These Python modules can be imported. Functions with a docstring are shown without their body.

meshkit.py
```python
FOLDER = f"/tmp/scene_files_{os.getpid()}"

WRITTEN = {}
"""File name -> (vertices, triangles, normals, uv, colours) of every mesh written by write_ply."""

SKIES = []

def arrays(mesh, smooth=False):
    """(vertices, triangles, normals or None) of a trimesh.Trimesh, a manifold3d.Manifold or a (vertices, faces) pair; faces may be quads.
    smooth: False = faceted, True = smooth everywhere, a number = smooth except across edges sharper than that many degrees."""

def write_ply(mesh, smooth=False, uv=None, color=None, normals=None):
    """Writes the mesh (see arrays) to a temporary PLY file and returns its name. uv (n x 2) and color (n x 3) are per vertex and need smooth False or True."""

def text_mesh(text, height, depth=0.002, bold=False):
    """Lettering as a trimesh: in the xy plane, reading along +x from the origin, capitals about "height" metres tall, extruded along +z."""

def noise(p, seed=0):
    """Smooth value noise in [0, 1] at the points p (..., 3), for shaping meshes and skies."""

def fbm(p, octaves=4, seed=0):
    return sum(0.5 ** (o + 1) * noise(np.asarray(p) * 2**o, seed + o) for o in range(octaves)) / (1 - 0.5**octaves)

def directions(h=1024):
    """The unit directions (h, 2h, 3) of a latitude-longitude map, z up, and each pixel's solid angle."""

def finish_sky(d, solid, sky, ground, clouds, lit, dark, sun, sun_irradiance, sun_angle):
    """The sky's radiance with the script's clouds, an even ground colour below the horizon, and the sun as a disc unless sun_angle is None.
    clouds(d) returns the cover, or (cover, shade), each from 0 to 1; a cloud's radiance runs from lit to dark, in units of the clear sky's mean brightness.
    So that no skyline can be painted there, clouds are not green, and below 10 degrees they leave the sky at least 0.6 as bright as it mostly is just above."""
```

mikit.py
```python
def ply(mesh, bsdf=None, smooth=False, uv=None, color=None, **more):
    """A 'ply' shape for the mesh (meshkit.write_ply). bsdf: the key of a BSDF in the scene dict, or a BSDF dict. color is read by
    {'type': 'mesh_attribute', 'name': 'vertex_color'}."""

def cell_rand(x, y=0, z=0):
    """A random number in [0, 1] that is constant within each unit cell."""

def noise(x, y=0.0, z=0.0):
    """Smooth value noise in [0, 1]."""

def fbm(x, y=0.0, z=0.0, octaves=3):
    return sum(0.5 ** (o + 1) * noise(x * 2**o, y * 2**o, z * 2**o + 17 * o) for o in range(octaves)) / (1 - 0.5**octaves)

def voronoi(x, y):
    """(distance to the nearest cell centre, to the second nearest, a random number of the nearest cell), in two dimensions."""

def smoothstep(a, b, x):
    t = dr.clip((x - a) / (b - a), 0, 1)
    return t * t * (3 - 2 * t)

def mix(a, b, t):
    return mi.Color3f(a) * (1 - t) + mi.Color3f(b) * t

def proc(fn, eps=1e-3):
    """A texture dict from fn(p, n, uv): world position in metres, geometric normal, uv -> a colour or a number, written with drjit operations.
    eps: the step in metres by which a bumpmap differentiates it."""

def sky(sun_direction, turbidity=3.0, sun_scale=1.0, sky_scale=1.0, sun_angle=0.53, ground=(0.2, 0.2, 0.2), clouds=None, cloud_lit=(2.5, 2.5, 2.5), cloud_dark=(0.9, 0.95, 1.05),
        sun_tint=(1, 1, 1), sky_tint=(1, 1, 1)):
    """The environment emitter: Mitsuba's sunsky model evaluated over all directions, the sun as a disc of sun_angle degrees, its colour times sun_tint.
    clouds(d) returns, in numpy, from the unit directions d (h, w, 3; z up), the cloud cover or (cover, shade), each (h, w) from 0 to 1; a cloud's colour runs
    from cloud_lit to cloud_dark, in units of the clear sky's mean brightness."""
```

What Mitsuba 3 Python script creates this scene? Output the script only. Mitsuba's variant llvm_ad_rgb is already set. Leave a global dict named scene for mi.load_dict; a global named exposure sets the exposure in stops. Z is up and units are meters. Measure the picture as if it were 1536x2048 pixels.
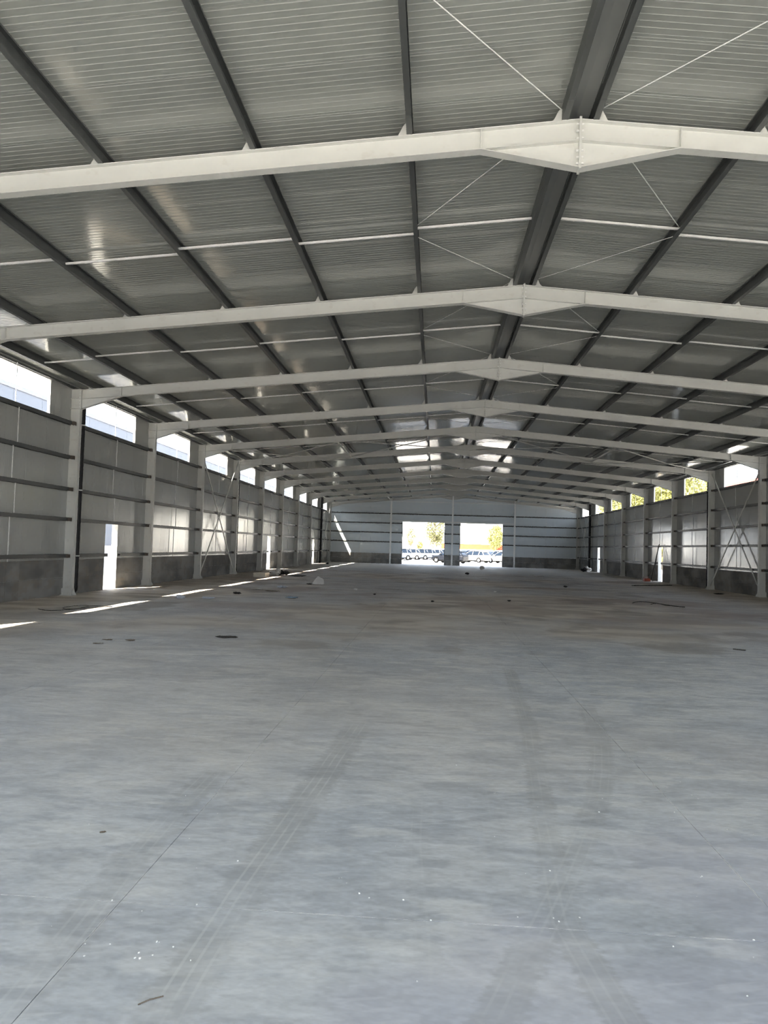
import math, random
import numpy as np, trimesh
import drjit as dr
import mitsuba as mi
import mikit, meshkit
from mikit import noise, fbm, smoothstep, mix, cell_rand
from shapely.geometry import Polygon
import manifold3d as m3

T = mi.ScalarTransform4f
scene, labels = {}, {}
RNG = random.Random(7)

# ------------------------------------------------------------------ camera, sky, exposure
CAM = np.array([-1.645, 0.0, 1.6475])
FWD = np.array([-0.067032917, 0.996749947, 0.044678089])
UP = np.array([-0.026426733, -0.046536772, 0.998566952])
scene['camera'] = {'type': 'perspective', 'fov_axis': 'x', 'fov': 2 * math.degrees(math.atan(768 / 1546.0)),
                   'near_clip': 0.05, 'far_clip': 2000.0,
                   'to_world': T().look_at(origin=CAM.tolist(), target=(CAM + FWD).tolist(), up=UP.tolist())}


def cloud_cover(d):
    low = np.exp(-np.maximum(d[..., 2], 0) / 0.35)            # hazy white towards the horizon all round
    return 0.25 + 0.25 * meshkit.fbm(d * 3.0, 4, 3) + 0.5 * low, 0.2


scene['sky'] = mikit.sky((-0.503, -1.10, 1.0), turbidity=4.0, clouds=cloud_cover, cloud_lit=(2.1, 2.15, 2.2), cloud_dark=(1.0, 1.0, 1.05),
                         ground=(0.28, 0.27, 0.25), sun_tint=(0.84, 0.94, 1.07), sky_tint=(0.91, 0.98, 1.03))
exposure = 4.6

# ------------------------------------------------------------------ materials


def two(d):
    return {'type': 'twosided', 'bsdf': d}


def prin(color, rough=0.5, spec=0.5, metal=0.0, **k):
    c = color if isinstance(color, dict) else {'type': 'rgb', 'value': list(color)}
    return two({'type': 'principled', 'base_color': c, 'roughness': rough, 'specular': spec, 'metallic': metal, **k})


# tyre tracks on the slab: (list of points, track width, strength)
TRACKS = [     # points, half width, darkness, strength of the pale tread lines
    ([(-2.56, 1.0), (-2.53, 2.74), (-2.51, 3.64), (-2.44, 4.83), (-2.36, 6.2), (-2.28, 7.6)], 0.15, 0.27, 0.28),
    ([(-2.95, 1.0), (-3.13, 3.51), (-3.17, 4.23), (-3.19, 4.81), (-3.17, 6.0)], 0.13, 0.17, 0.16),
    ([(-0.55, 11.5), (-0.73, 7.28), (-0.93, 4.88), (-1.00, 4.0), (-1.03, 3.55), (-0.90, 2.6), (-0.6, 1.2)], 0.10, 0.24, 0.12),
    ([(0.1, 9.2), (-0.15, 7.0), (-0.35, 6.0), (-0.52, 5.33), (-0.95, 4.02), (-1.25, 3.2), (-1.95, 1.2)], 0.11, 0.20, 0.12),
    ([(0.47, 7.75), (0.75, 8.5), (1.10, 9.2)], 0.11, 0.26, 0.05),
    ([(-1.70, 5.6), (-1.69, 4.4), (-1.60, 2.6)], 0.08, 0.07, 0.10),
    ([(-1.25, 6.0), (-1.28, 4.0)], 0.09, 0.10, 0.06),
    ([(-2.02, 4.4), (-2.15, 5.4)], 0.14, 0.13, 0.0),
]


def floor_color(p, n, uv):
    x, y = p.x, p.y
    big = fbm(x * 0.45 + 3.1, y * 0.45, 0.3, 4)
    mid = fbm(x * 1.9 + 11.0, y * 1.9, 2.3, 4)
    sw = fbm(x * 3.2 + mid * 2.0, y * 9.0, 5.0, 3)          # trowel swirls across
    fine = fbm(x * 30.0, y * 52.0, 1.0, 3)
    speck = fbm(x * 8.0 + sw * 3.0, y * 17.0, 2.0, 4)
    scr = smoothstep(0.66, 0.80, fbm(x * 4.0 + y * 2.2, y * 26.0 - x * 7.0, 7.0, 3))
    c = mix((0.385, 0.41, 0.445), (0.525, 0.537, 0.55), smoothstep(0.30, 0.70, mid * 0.6 + big * 0.4))
    c = mix(c, (0.35, 0.37, 0.40), 0.55 * smoothstep(0.52, 0.72, sw))
    c = mix(c, (0.60, 0.605, 0.60), 0.5 * smoothstep(0.56, 0.75, fbm(x * 2.7 + 40, y * 5.5, 9.0, 4)))
    c *= (0.88 + 0.24 * fine) * (0.85 + 0.30 * speck)
    c = mix(c, (0.60, 0.61, 0.62), 0.30 * scr)
    c = mix(c, (0.40, 0.40, 0.47), 0.35 * smoothstep(0.5, 0.7, fbm(x * 0.8 + 60, y * 0.7, 5.0, 3)) * (1 - smoothstep(4.0, 8.0, y)))
    # brown dust: thicker in the hall's middle length and along the walls, in drifts
    drift = fbm(x * 0.22 + 7.0, y * 0.16, 4.0, 4)
    edge = smoothstep(7.5, 11.5, dr.abs(x))
    amount = smoothstep(7.0, 23.0, y + 16.0 * (drift - 0.5)) * (1 - 0.8 * smoothstep(42.0, 60.0, y + 10 * (drift - 0.5)))
    dust = dr.clip(0.78 * amount * (0.6 + 0.7 * smoothstep(0.35, 0.65, drift)) + 0.5 * edge * smoothstep(6.0, 12.0, y), 0, 0.92)
    dustcol = mix((0.43, 0.37, 0.305), (0.61, 0.55, 0.475), smoothstep(0.3, 0.7, fbm(x * 0.9, y * 1.6, 8.0, 4)))
    c = mix(c, dustcol, dust)
    red = smoothstep(0.52, 0.70, fbm(x * 0.30 + 90, y * 0.22, 3.0, 4)) * smoothstep(15.0, 22.0, y) * (1 - smoothstep(48.0, 60.0, y))
    c = mix(c, (0.30, 0.225, 0.185), 0.55 * red)
    grime = smoothstep(0.60, 0.74, fbm(x * 0.8 + 33, y * 0.55, 12.0, 5)) * smoothstep(9.0, 14.0, y) * (1 - smoothstep(50.0, 62.0, y))
    c = mix(c, (0.22, 0.19, 0.16), 0.42 * grime)
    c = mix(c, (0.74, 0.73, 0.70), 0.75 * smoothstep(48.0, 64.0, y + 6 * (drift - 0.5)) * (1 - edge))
    # tyre tracks
    for pts, wid, s, pale in TRACKS:
        d, along = mi.Float(1e3), mi.Float(0)
        for (x0, y0), (x1, y1) in zip(pts[:-1], pts[1:]):
            vx, vy = x1 - x0, y1 - y0
            l2 = vx * vx + vy * vy
            t = dr.clip(((x - x0) * vx + (y - y0) * vy) / l2, 0, 1)
            ax, ay = x - x0 - vx * t, y - y0 - vy * t
            dd = dr.sqrt(ax * ax + ay * ay)
            sg = dr.select(ax * vy - ay * vx > 0, 1.0, -1.0)
            along = dr.select(dd < d, dd * sg, along)
            d = dr.minimum(d, dd)
        ends = smoothstep(0.1, 0.9, dr.sqrt(dr.square(x - pts[0][0]) + dr.square(y - pts[0][1]))) * smoothstep(0.1, 0.9, dr.sqrt(dr.square(x - pts[-1][0]) + dr.square(y - pts[-1][1])))
        inside = (1 - smoothstep(wid * 0.6, wid * 1.05, d + 0.05 * (fine - 0.5))) * ends
        stripes = smoothstep(0.55, 0.95, dr.cos((along + 0.012 * noise(x * 2.0, y * 2.0, 3.0)) * (2 * math.pi / 0.055))) * (1 - smoothstep(wid * 0.45, wid * 0.75, d))
        patchy = smoothstep(0.28, 0.55, fbm(x * 3.0, y * 2.0, 6.0, 3))
        c = mix(c, (0.26, 0.26, 0.25), 1.15 * s * inside * (0.35 + 0.65 * patchy))
        c = mix(c, (0.62, 0.63, 0.62), pale * ends * stripes * (0.3 + 0.7 * smoothstep(0.35, 0.6, noise(x * 5.0, y * 3.0, 8.0))))
    # white dust caught along the saw cuts
    jx = dr.abs(x / 3.0 + 0.01 - dr.round(x / 3.0 + 0.01)) * 3.0
    jy = dr.abs((y - 0.505) / 3.0 - dr.round((y - 0.505) / 3.0)) * 3.0
    wob = fbm(x * 2.5, y * 2.5, 1.0, 3)
    j = dr.maximum(1 - smoothstep(0.002, 0.0055, jx), 1 - smoothstep(0.002, 0.0055, jy)) * smoothstep(0.35, 0.65, wob) * (0.4 + 0.6 * smoothstep(0.3, 0.6, noise(x * 45.0, y * 45.0, 2.0)))
    c = mix(c, (0.78, 0.78, 0.76), 0.8 * j * (1 - smoothstep(7.0, 11.0, y)))
    return c


def floor_rough(p, n, uv):
    d = smoothstep(8.0, 24.0, p.y)
    return 0.36 + 0.2 * fbm(p.x * 1.7, p.y * 1.7, 2.0, 3) + 0.16 * d


def concrete_color(p, n, uv):
    a = fbm(p.x * 0.9 + p.y * 0.9, p.z * 1.5, 3.0, 4)
    b = fbm((p.x + p.y) * 4.0, p.z * 7.0, 6.0, 3)
    k = cell_rand((p.y + p.x * 7.0 + 0.3) / 3.0, p.z / 0.52, 2.0)
    c = mix((0.17, 0.17, 0.165), (0.30, 0.295, 0.28), smoothstep(0.3, 0.7, a))
    c = mix(c, (0.25, 0.22, 0.185), 0.6 * smoothstep(0.5, 0.8, b))
    return c * (0.8 + 0.35 * k)


def paint_color(p, n, uv):
    a = fbm(p.x * 1.3, p.y * 1.3, p.z * 1.3, 3)
    b = fbm(p.x * 9.0, p.y * 9.0, p.z * 9.0, 3)
    c = mix((0.545, 0.545, 0.515), (0.59, 0.59, 0.56), a)
    return mix(c, (0.46, 0.44, 0.40), 0.35 * smoothstep(0.62, 0.85, b) + 0.35 * (1 - smoothstep(0.05, 0.5, p.z)))


def galv_color(p, n, uv):
    a = fbm(p.x * 3.0, p.y * 0.7, p.z * 3.0, 3)
    return mix((0.050, 0.055, 0.054), (0.082, 0.088, 0.087), a)


def ground_color(p, n, uv):
    a = fbm(p.x * 0.3, p.y * 0.3, 1.0, 4)
    return mix((0.50, 0.48, 0.45), (0.60, 0.58, 0.55), a)


def leaf_color_a(p, n, uv):
    return mix((0.26, 0.28, 0.10), (0.44, 0.42, 0.20), noise(p.x * 3, p.y * 3, p.z * 3))


def wood_color(p, n, uv):
    return mix((0.55, 0.50, 0.42), (0.72, 0.68, 0.60), fbm(p.x * 4, p.y * 22, p.z * 30, 3))


MATS = {
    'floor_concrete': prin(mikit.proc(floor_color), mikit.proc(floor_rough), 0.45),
    'joint_shadow': prin((0.33, 0.33, 0.32), 0.9),
    'wall_concrete': prin(mikit.proc(concrete_color), 0.8, 0.3),
    'white_paint': prin(mikit.proc(paint_color), 0.42, 0.5),
    'galvanised': prin(mikit.proc(galv_color), 0.42, 0.5),
    'roof_sheet': prin((0.275, 0.288, 0.268), 0.10, 0.6),
    'roof_sheet_b': prin((0.26, 0.272, 0.253), 0.13, 0.6),
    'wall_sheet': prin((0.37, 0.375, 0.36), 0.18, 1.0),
    'wall_sheet_b': prin((0.35, 0.355, 0.34), 0.21, 1.0),
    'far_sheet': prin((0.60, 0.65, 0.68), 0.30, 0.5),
    'ridge_flashing': prin((0.20, 0.21, 0.205), 0.35, 0.5),
    'outer_sheet': prin((0.6, 0.6, 0.6), 0.5),
    'light_bar': prin((0.74, 0.74, 0.72), 0.4),
    'brown_steel': prin((0.085, 0.068, 0.055), 0.6),
    'black_plastic': prin((0.008, 0.008, 0.009), 0.5, 0.4),
    'ground': prin(mikit.proc(ground_color), 0.9, 0.2),
    'neighbour_sheet': prin((0.15, 0.165, 0.195), 0.6),
    'neighbour_trim': prin((0.22, 0.23, 0.26), 0.6),
    'white_wall': prin((0.82, 0.82, 0.80), 0.7),
    'red_trim': prin((0.50, 0.10, 0.08), 0.6),
    'orange_wall': prin((0.30, 0.075, 0.03), 0.8),
    'leaf': {'type': 'principledthin', 'base_color': mikit.proc(leaf_color_a), 'roughness': 0.6, 'diff_trans': 1.0},
    'leaf_pale': {'type': 'principledthin', 'base_color': {'type': 'rgb', 'value': [0.24, 0.24, 0.13]}, 'roughness': 0.6, 'diff_trans': 1.0},
    'bark': prin((0.30, 0.25, 0.20), 0.9, 0.2),
    'car_white': prin((0.62, 0.62, 0.62), 0.25, 0.5, clearcoat=0.7),
    'car_silver': prin((0.13, 0.155, 0.20), 0.35, 0.5),
    'car_blue': prin((0.035, 0.055, 0.10), 0.35, 0.4),
    'car_navy': prin((0.008, 0.010, 0.016), 0.4, 0.3),
    'car_glass': prin((0.012, 0.02, 0.035), 0.25, 0.3),
    'tyre': prin((0.004, 0.004, 0.004), 0.8, 0.2),
    'rim': prin((0.62, 0.62, 0.63), 0.35, 0.5),
    'lamp_lens': prin((0.75, 0.77, 0.80), 0.1, 0.6),
    'plate_dark': prin((0.005, 0.005, 0.005), 0.6, 0.2),
    'sack_white': prin((0.62, 0.60, 0.57), 0.7),
    'film_pale': prin((0.55, 0.58, 0.63), 0.25, 0.6),
    'blue_board': prin((0.20, 0.28, 0.36), 0.7),
    'dark_scrap': prin((0.035, 0.033, 0.03), 0.8),
    'brown_scrap': prin((0.13, 0.105, 0.08), 0.85),
    'board_wood': prin(mikit.proc(wood_color), 0.8),
    'orange_paint': prin((0.42, 0.09, 0.045), 0.5),
    'chip_white': prin((0.85, 0.85, 0.83), 0.7),
}
scene.update({f"mat_{k}": v for k, v in MATS.items()})


def ply(mesh, mat, smooth=False):
    return mikit.ply(mesh, f"mat_{mat}", smooth)

# ------------------------------------------------------------------ helpers


def key_of(name):
    if name not in scene and name not in labels:
        return name
    i = 1
    while f'{name}_{i:03d}' in scene or f'{name}_{i:03d}' in labels:
        i += 1
    return f'{name}_{i:03d}'


_next = {}


def fresh(name):
    """the next free key for this name (numbered _001, _002 ...)"""
    n = _next.get(name, 0)
    _next[name] = n + 1
    return name if n == 0 else f'{name}_{n:03d}'


def thing(name, label, cat, group=None):
    k = fresh(name)
    labels[k] = {'label': label, 'category': cat}
    if group:
        labels[k]['group'] = group
    return k


def struct(key):
    labels[key] = {'kind': 'structure'}
    return key


def part(parent, name, mesh, bsdf, smooth=False, label=None, stuff=False, tw=None):
    k = fresh(f'{parent}__{name}')
    shape = dict(mesh) if isinstance(mesh, dict) else ply(mesh, bsdf, smooth)
    if tw is not None:
        shape['to_world'] = tw
    scene[k] = shape
    if label or stuff:
        labels[k] = {}
        if label:
            labels[k]['label'] = label
        if stuff:
            labels[k]['kind'] = 'stuff'
    return k


def single(name, mesh, bsdf, label, cat, group=None, smooth=False):
    k = thing(name, label, cat, group)
    scene[k] = ply(mesh, bsdf, smooth)
    return k


def cat(ms):
    return trimesh.util.concatenate([m for m in ms])


def box(x0, x1, y0, y1, z0, z1):
    m = trimesh.creation.box((abs(x1 - x0), abs(y1 - y0), abs(z1 - z0)))
    m.apply_translation(((x0 + x1) / 2, (y0 + y1) / 2, (z0 + z1) / 2))
    return m


def xz_plate(poly, y0, y1):
    """polygon in (x, z) extruded from y0 to y1"""
    m = trimesh.creation.extrude_polygon(Polygon(poly), y1 - y0, engine='earcut')
    v = m.vertices.copy()
    m.vertices = np.stack([v[:, 0], v[:, 2] + y0, v[:, 1]], 1)
    m.invert()
    return m


def prism_y(poly, y0, y1):
    return xz_plate(poly, y0, y1)


def bar(a, b, w, h=None, upv=(0, 0, 1)):
    """rectangular bar from a to b"""
    h = h or w
    a, b = np.asarray(a, float), np.asarray(b, float)
    d = b - a
    L = np.linalg.norm(d)
    d /= L
    upv = np.asarray(upv, float)
    if abs(d @ upv) > 0.95:
        upv = np.array([1.0, 0, 0])
    s = np.cross(d, upv)
    s /= np.linalg.norm(s)
    t = np.cross(s, d)
    m = trimesh.creation.box((w, h, L))
    M = np.eye(4)
    M[:3, 0], M[:3, 1], M[:3, 2], M[:3, 3] = s, t, d, (a + b) / 2
    m.apply_transform(M)
    return m


def rod(a, b, r, n=8):
    return trimesh.creation.cylinder(r, segment=(np.asarray(a, float), np.asarray(b, float)), sections=n)


def tube(pts, r, n=6):
    from scipy.interpolate import splprep, splev
    pts = np.asarray(pts, float)
    if len(pts) > 3:
        tck, _ = splprep(pts.T, s=0, k=3)
        pts = np.stack(splev(np.linspace(0, 1, 6 * len(pts)), tck), 1)
    t = np.gradient(pts, axis=0)
    t /= np.linalg.norm(t, axis=1, keepdims=True)
    a = np.cross(t, [0.1, 0.2, 1.0])
    a /= np.linalg.norm(a, axis=1, keepdims=True)
    b = np.cross(t, a)
    ang = np.arange(n) * 2 * np.pi / n
    v = pts[:, None] + r * (np.cos(ang)[None, :, None] * a[:, None] + np.sin(ang)[None, :, None] * b[:, None])
    i, j = np.meshgrid(np.arange(len(pts) - 1), np.arange(n), indexing='ij')
    q = np.stack([i * n + j, i * n + (j + 1) % n, (i + 1) * n + (j + 1) % n, (i + 1) * n + j], -1).reshape(-1, 4)
    return trimesh.Trimesh(v.reshape(-1, 3), np.vstack([q[:, [0, 1, 2]], q[:, [0, 2, 3]]]), process=False)


# ------------------------------------------------------------------ the hall's measures
SL = 0.09                                   # roof slope
YC = lambda i: 9.455 + 6.0 * (i - 1)        # centre of frame i (1 = the first rafter in view, 12 = the end wall's)
ztop = lambda x: 6.963 - SL * abs(x)        # top of the rafters
zroof = lambda x: 7.166 - SL * abs(x)       # underside of the roof sheets
XW, XF = 12.2, 11.9                         # wall's inner face, inner flange of the columns
Y_NEAR, Y_FAR = -3.30, 75.55
GRID = 0.12                                 # sheet joints at y = k + GRID
HD = 0.27                                   # rafter depth

# ------------------------------------------------------------------ floor: slab bays parted by saw cuts
struct('floor')
scene['floor'] = ply(box(-12.45, 12.45, Y_NEAR - 0.2, Y_FAR + 0.25, -0.12, -0.012), 'joint_shadow')
xs = [-12.4] + [-0.03 + 3.0 * k for k in range(-3, 4)] + [12.4]
xs = sorted(set(round(v, 3) for v in xs if -12.41 < v < 12.41))
ys = [Y_NEAR - 0.2] + [0.505 + 3.0 * k for k in range(0, 25)] + [Y_FAR + 0.25]
g = 0.0018
for a, b in zip(xs[:-1], xs[1:]):
    if b - a < 0.6:
        continue
    for c, d in zip(ys[:-1], ys[1:]):
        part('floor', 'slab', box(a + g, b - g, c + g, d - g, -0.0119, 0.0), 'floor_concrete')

# ------------------------------------------------------------------ roof: sheets with ribs
struct('ceiling')
rs = []
for s in (-1, 1):
    rs.append(xz_plate([(0, zroof(0) + 0.014), (s * 12.34, zroof(12.34) + 0.014), (s * 12.34, zroof(12.34) + 0.09), (0, zroof(0) + 0.09)], Y_NEAR - 0.1, Y_FAR + 0.15))
scene['ceiling'] = ply(cat(rs), 'outer_sheet')


def rib_profile(width, pitch, rib, flank, depth, gap=0.004, lip=0.010):
    """(across, out) points of a ribbed sheet's face"""
    pts = [(0.0, -lip), (gap, 0.0)]
    n = int(round(width / pitch))
    for k in range(n):
        c = (k + 0.5) * width / n
        pts += [(c - rib / 2 - flank, 0.0), (c - rib / 2, depth), (c + rib / 2, depth), (c + rib / 2 + flank, 0.0)]
    return pts + [(width - gap, 0.0), (width, -lip)]


def strip(pts_a, pts_b):
    n = len(pts_a)
    v = np.vstack([pts_a, pts_b])
    f = []
    for k in range(n - 1):
        f += [[k, k + 1, n + k + 1], [k, n + k + 1, n + k]]
    return trimesh.Trimesh(v, f, process=False)


prof = rib_profile(1.0, 0.1, 0.006, 0.006, 0.005)
ROOF = {}
for s in (-1, 1):
    a = [(0.0, y, zroof(0) - o) for y, o in prof]
    b = [(s * 12.33, y, zroof(12.33) - o) for y, o in prof]
    m = strip(np.array(a), np.array(b))
    for t, mat in enumerate(('roof_sheet', 'roof_sheet_b')):
        ROOF[s, t] = ply(m, mat)
for s in (-1, 1):
    for k in range(-3, 76):
        y0 = k + GRID
        if y0 < Y_NEAR - 0.4 or y0 > Y_FAR - 0.3:
            continue
        tilt = RNG.gauss(0, 0.16)
        part('ceiling', 'roof_panel', ROOF[s, 1 if RNG.random() < 0.35 else 0], None, tw=T().translate([0, y0 + 0.5, zroof(0)]) @ T().rotate([1, 0, 0], tilt) @ T().translate([0, -0.5, -zroof(0)]))

struct('trim_1')
scene['trim_1'] = ply(cat([xz_plate([(0, zroof(0) - 0.012), (s * 0.17, zroof(0.17) - 0.012), (s * 0.17, zroof(0.17) - 0.010), (0, zroof(0) - 0.010)], Y_NEAR, Y_FAR) for s in (-1, 1)]), 'ridge_flashing')

# ------------------------------------------------------------------ side walls
_panels = {}


def wall_panel(width, height, mat, pitch=0.1):
    """a sandwich panel standing in local x = across, y = depth (0 at the face, ribs towards -y), z = up"""
    k = (round(width, 3), round(height, 3), mat)
    if k not in _panels:
        pts = rib_profile(width, pitch, 0.010, 0.006, 0.0025, 0.003, 0.008)
        poly = [(x, -o) for x, o in pts] + [(width, 0.08), (0, 0.08)]
        m = trimesh.creation.extrude_polygon(Polygon(poly), height, engine='earcut')
        _panels[k] = ply(m, mat)
    return _panels[k]


def side_panel(wall, s, name, y0, y1, z0, z1):
    mat = 'wall_sheet' if RNG.random() < 0.65 else 'wall_sheet_b'
    sh = wall_panel(y1 - y0, z1 - z0, mat)
    if s < 0:   # face looks to +x: local x -> world +y, local y -> world -x
        M = T().translate([-XW, y0, z0]) @ T([[0, -1, 0, 0], [1, 0, 0, 0], [0, 0, 1, 0], [0, 0, 0, 1]])
    else:       # face looks to -x: local x -> world -y, local y -> world +x
        M = T().translate([XW, y1, z0]) @ T([[0, 1, 0, 0], [-1, 0, 0, 0], [0, 0, 1, 0], [0, 0, 0, 1]])
    part(wall, name, sh, None, tw=M)


GIRTS = (1.12, 2.16, 3.02, 3.93, 4.91)
CON = 1.0
SILL, HEAD = 4.94, 5.935
DOORS = {-1: {3: 24.12, 7: 48.12, 10: 66.12}, 1: {7: 48.12, 10: 66.12}}
nwin = ndoor = 0
for s, side in ((-1, 'left'), (1, 'right')):
    W = struct(f'wall_{side}')
    X = lambda a, s=s: s * a
    for i in range(-1, 12):
        A, B = YC(i), YC(i + 1)
        if i == -1:
            A = Y_NEAR
        if i == 11:
            B = Y_FAR
        door = DOORS[s].get(i)
        # precast concrete base: two courses, each of two or three pieces
        cuts = [A, (A + B) / 2, B] if door is None else [A, door, door + 1.0, B]
        for z0, z1 in ((0.0, 0.492), (0.502, CON)):
            for a, b in zip(cuts[:-1], cuts[1:]):
                if door is not None and a == door:
                    continue
                part(W, 'concrete_block', box(X(XW), X(XW + 0.18), a + 0.004, b - 0.004, z0, z1), 'wall_concrete')
        part(W, 'concrete_joint', box(X(XW + 0.02), X(XW + 0.16), A, (door or B), 0.0, CON - 0.01), 'joint_shadow')
        if door is not None:
            part(W, 'concrete_joint', box(X(XW + 0.02), X(XW + 0.16), door + 1.0, B, 0.0, CON - 0.01), 'joint_shadow')
        # girts, one channel each bay and level, with its cleats on the columns' webs
        for z in GIRTS:
            a, b = A + 0.02, B - 0.02
            runs = [(a, b)] if not (door is not None and z < 2.0) else [(a, door), (door + 1.0, b)]
            for a, b in runs:
                m = cat([box(X(XW - 0.125), X(XW - 0.121), a, b, z - 0.05, z + 0.05), box(X(XW - 0.125), X(XW - 0.003), a, b, z + 0.046, z + 0.05),
                         box(X(XW - 0.125), X(XW - 0.116), a, b, z - 0.05, z - 0.046), box(X(XW - 0.02), X(XW - 0.003), a, b, z - 0.05, z + 0.05)])
                part(W, 'girt', m, 'galvanised')
                if b == B - 0.02 and i >= 1:
                    part(W, 'girt_cleat', cat([box(X(XW - 0.19), X(XW - 0.125), b - 0.14, b - 0.13, z - 0.055, z + 0.045), box(X(XW - 0.19), X(XW - 0.182), b - 0.14, b, z - 0.055, z + 0.045)]), 'brown_steel')
        # head channel and sag rods
        part(W, 'head_channel', box(X(XW - 0.07), X(XW + 0.08), A, B, HEAD, HEAD + 0.05), 'galvanised')
        mid = (A + B) / 2
        lv = [CON] + [z for z in GIRTS[1:]] + [HEAD + 0.02]
        for q, (z0, z1) in enumerate(zip(lv[:-1], lv[1:])):
            yy = mid + (0.09 if q % 2 else -0.09)
            if door is not None and z0 < 1.5:
                continue
            part(W, 'sag_rod', rod((X(XW - 0.09), yy, z0), (X(XW - 0.09), yy, z1), 0.013, 6), 'light_bar')
        # window and piers
        w0, w1 = YC(i) + 0.85, YC(i) + 4.80
        side_panel(W, s, 'pier_panel', A + 0.001, w0 - 0.001, SILL + 0.02, zroof(XW) - 0.004)
        side_panel(W, s, 'pier_panel', w1 + 0.001, B - 0.001, SILL + 0.02, zroof(XW) - 0.004)
        side_panel(W, s, 'head_panel', w0, w1, HEAD, zroof(XW) - 0.004)
        nwin += 1
        wn = struct(f'window_{nwin}')
        fr = []
        t = 0.022
        for a, b, c, d in ((w0, w0 + t, SILL, HEAD), (w1 - t, w1, SILL, HEAD), (w0 + t, w1 - t, SILL, SILL + t), (w0 + t, w1 - t, HEAD - t, HEAD)):
            fr.append(box(X(XW - 0.004), X(XW + 0.075), a, b, c, d))
        part(wn, 'window_frame', cat(fr), 'white_paint')
    # the sheets below the windows, one metre wide each
    for k in range(-3, 76):
        y0, y1 = max(k + GRID, Y_NEAR), min(k + 1 + GRID, Y_FAR)
        if y1 - y0 < 0.2:
            continue
        isdoor = any(abs(d - y0) < 0.01 for d in DOORS[s].values())
        side_panel(W, s, 'wall_panel', y0 + 0.001, y1 - 0.001, 2.15 if isdoor else CON + 0.005, SILL + 0.018)
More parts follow.
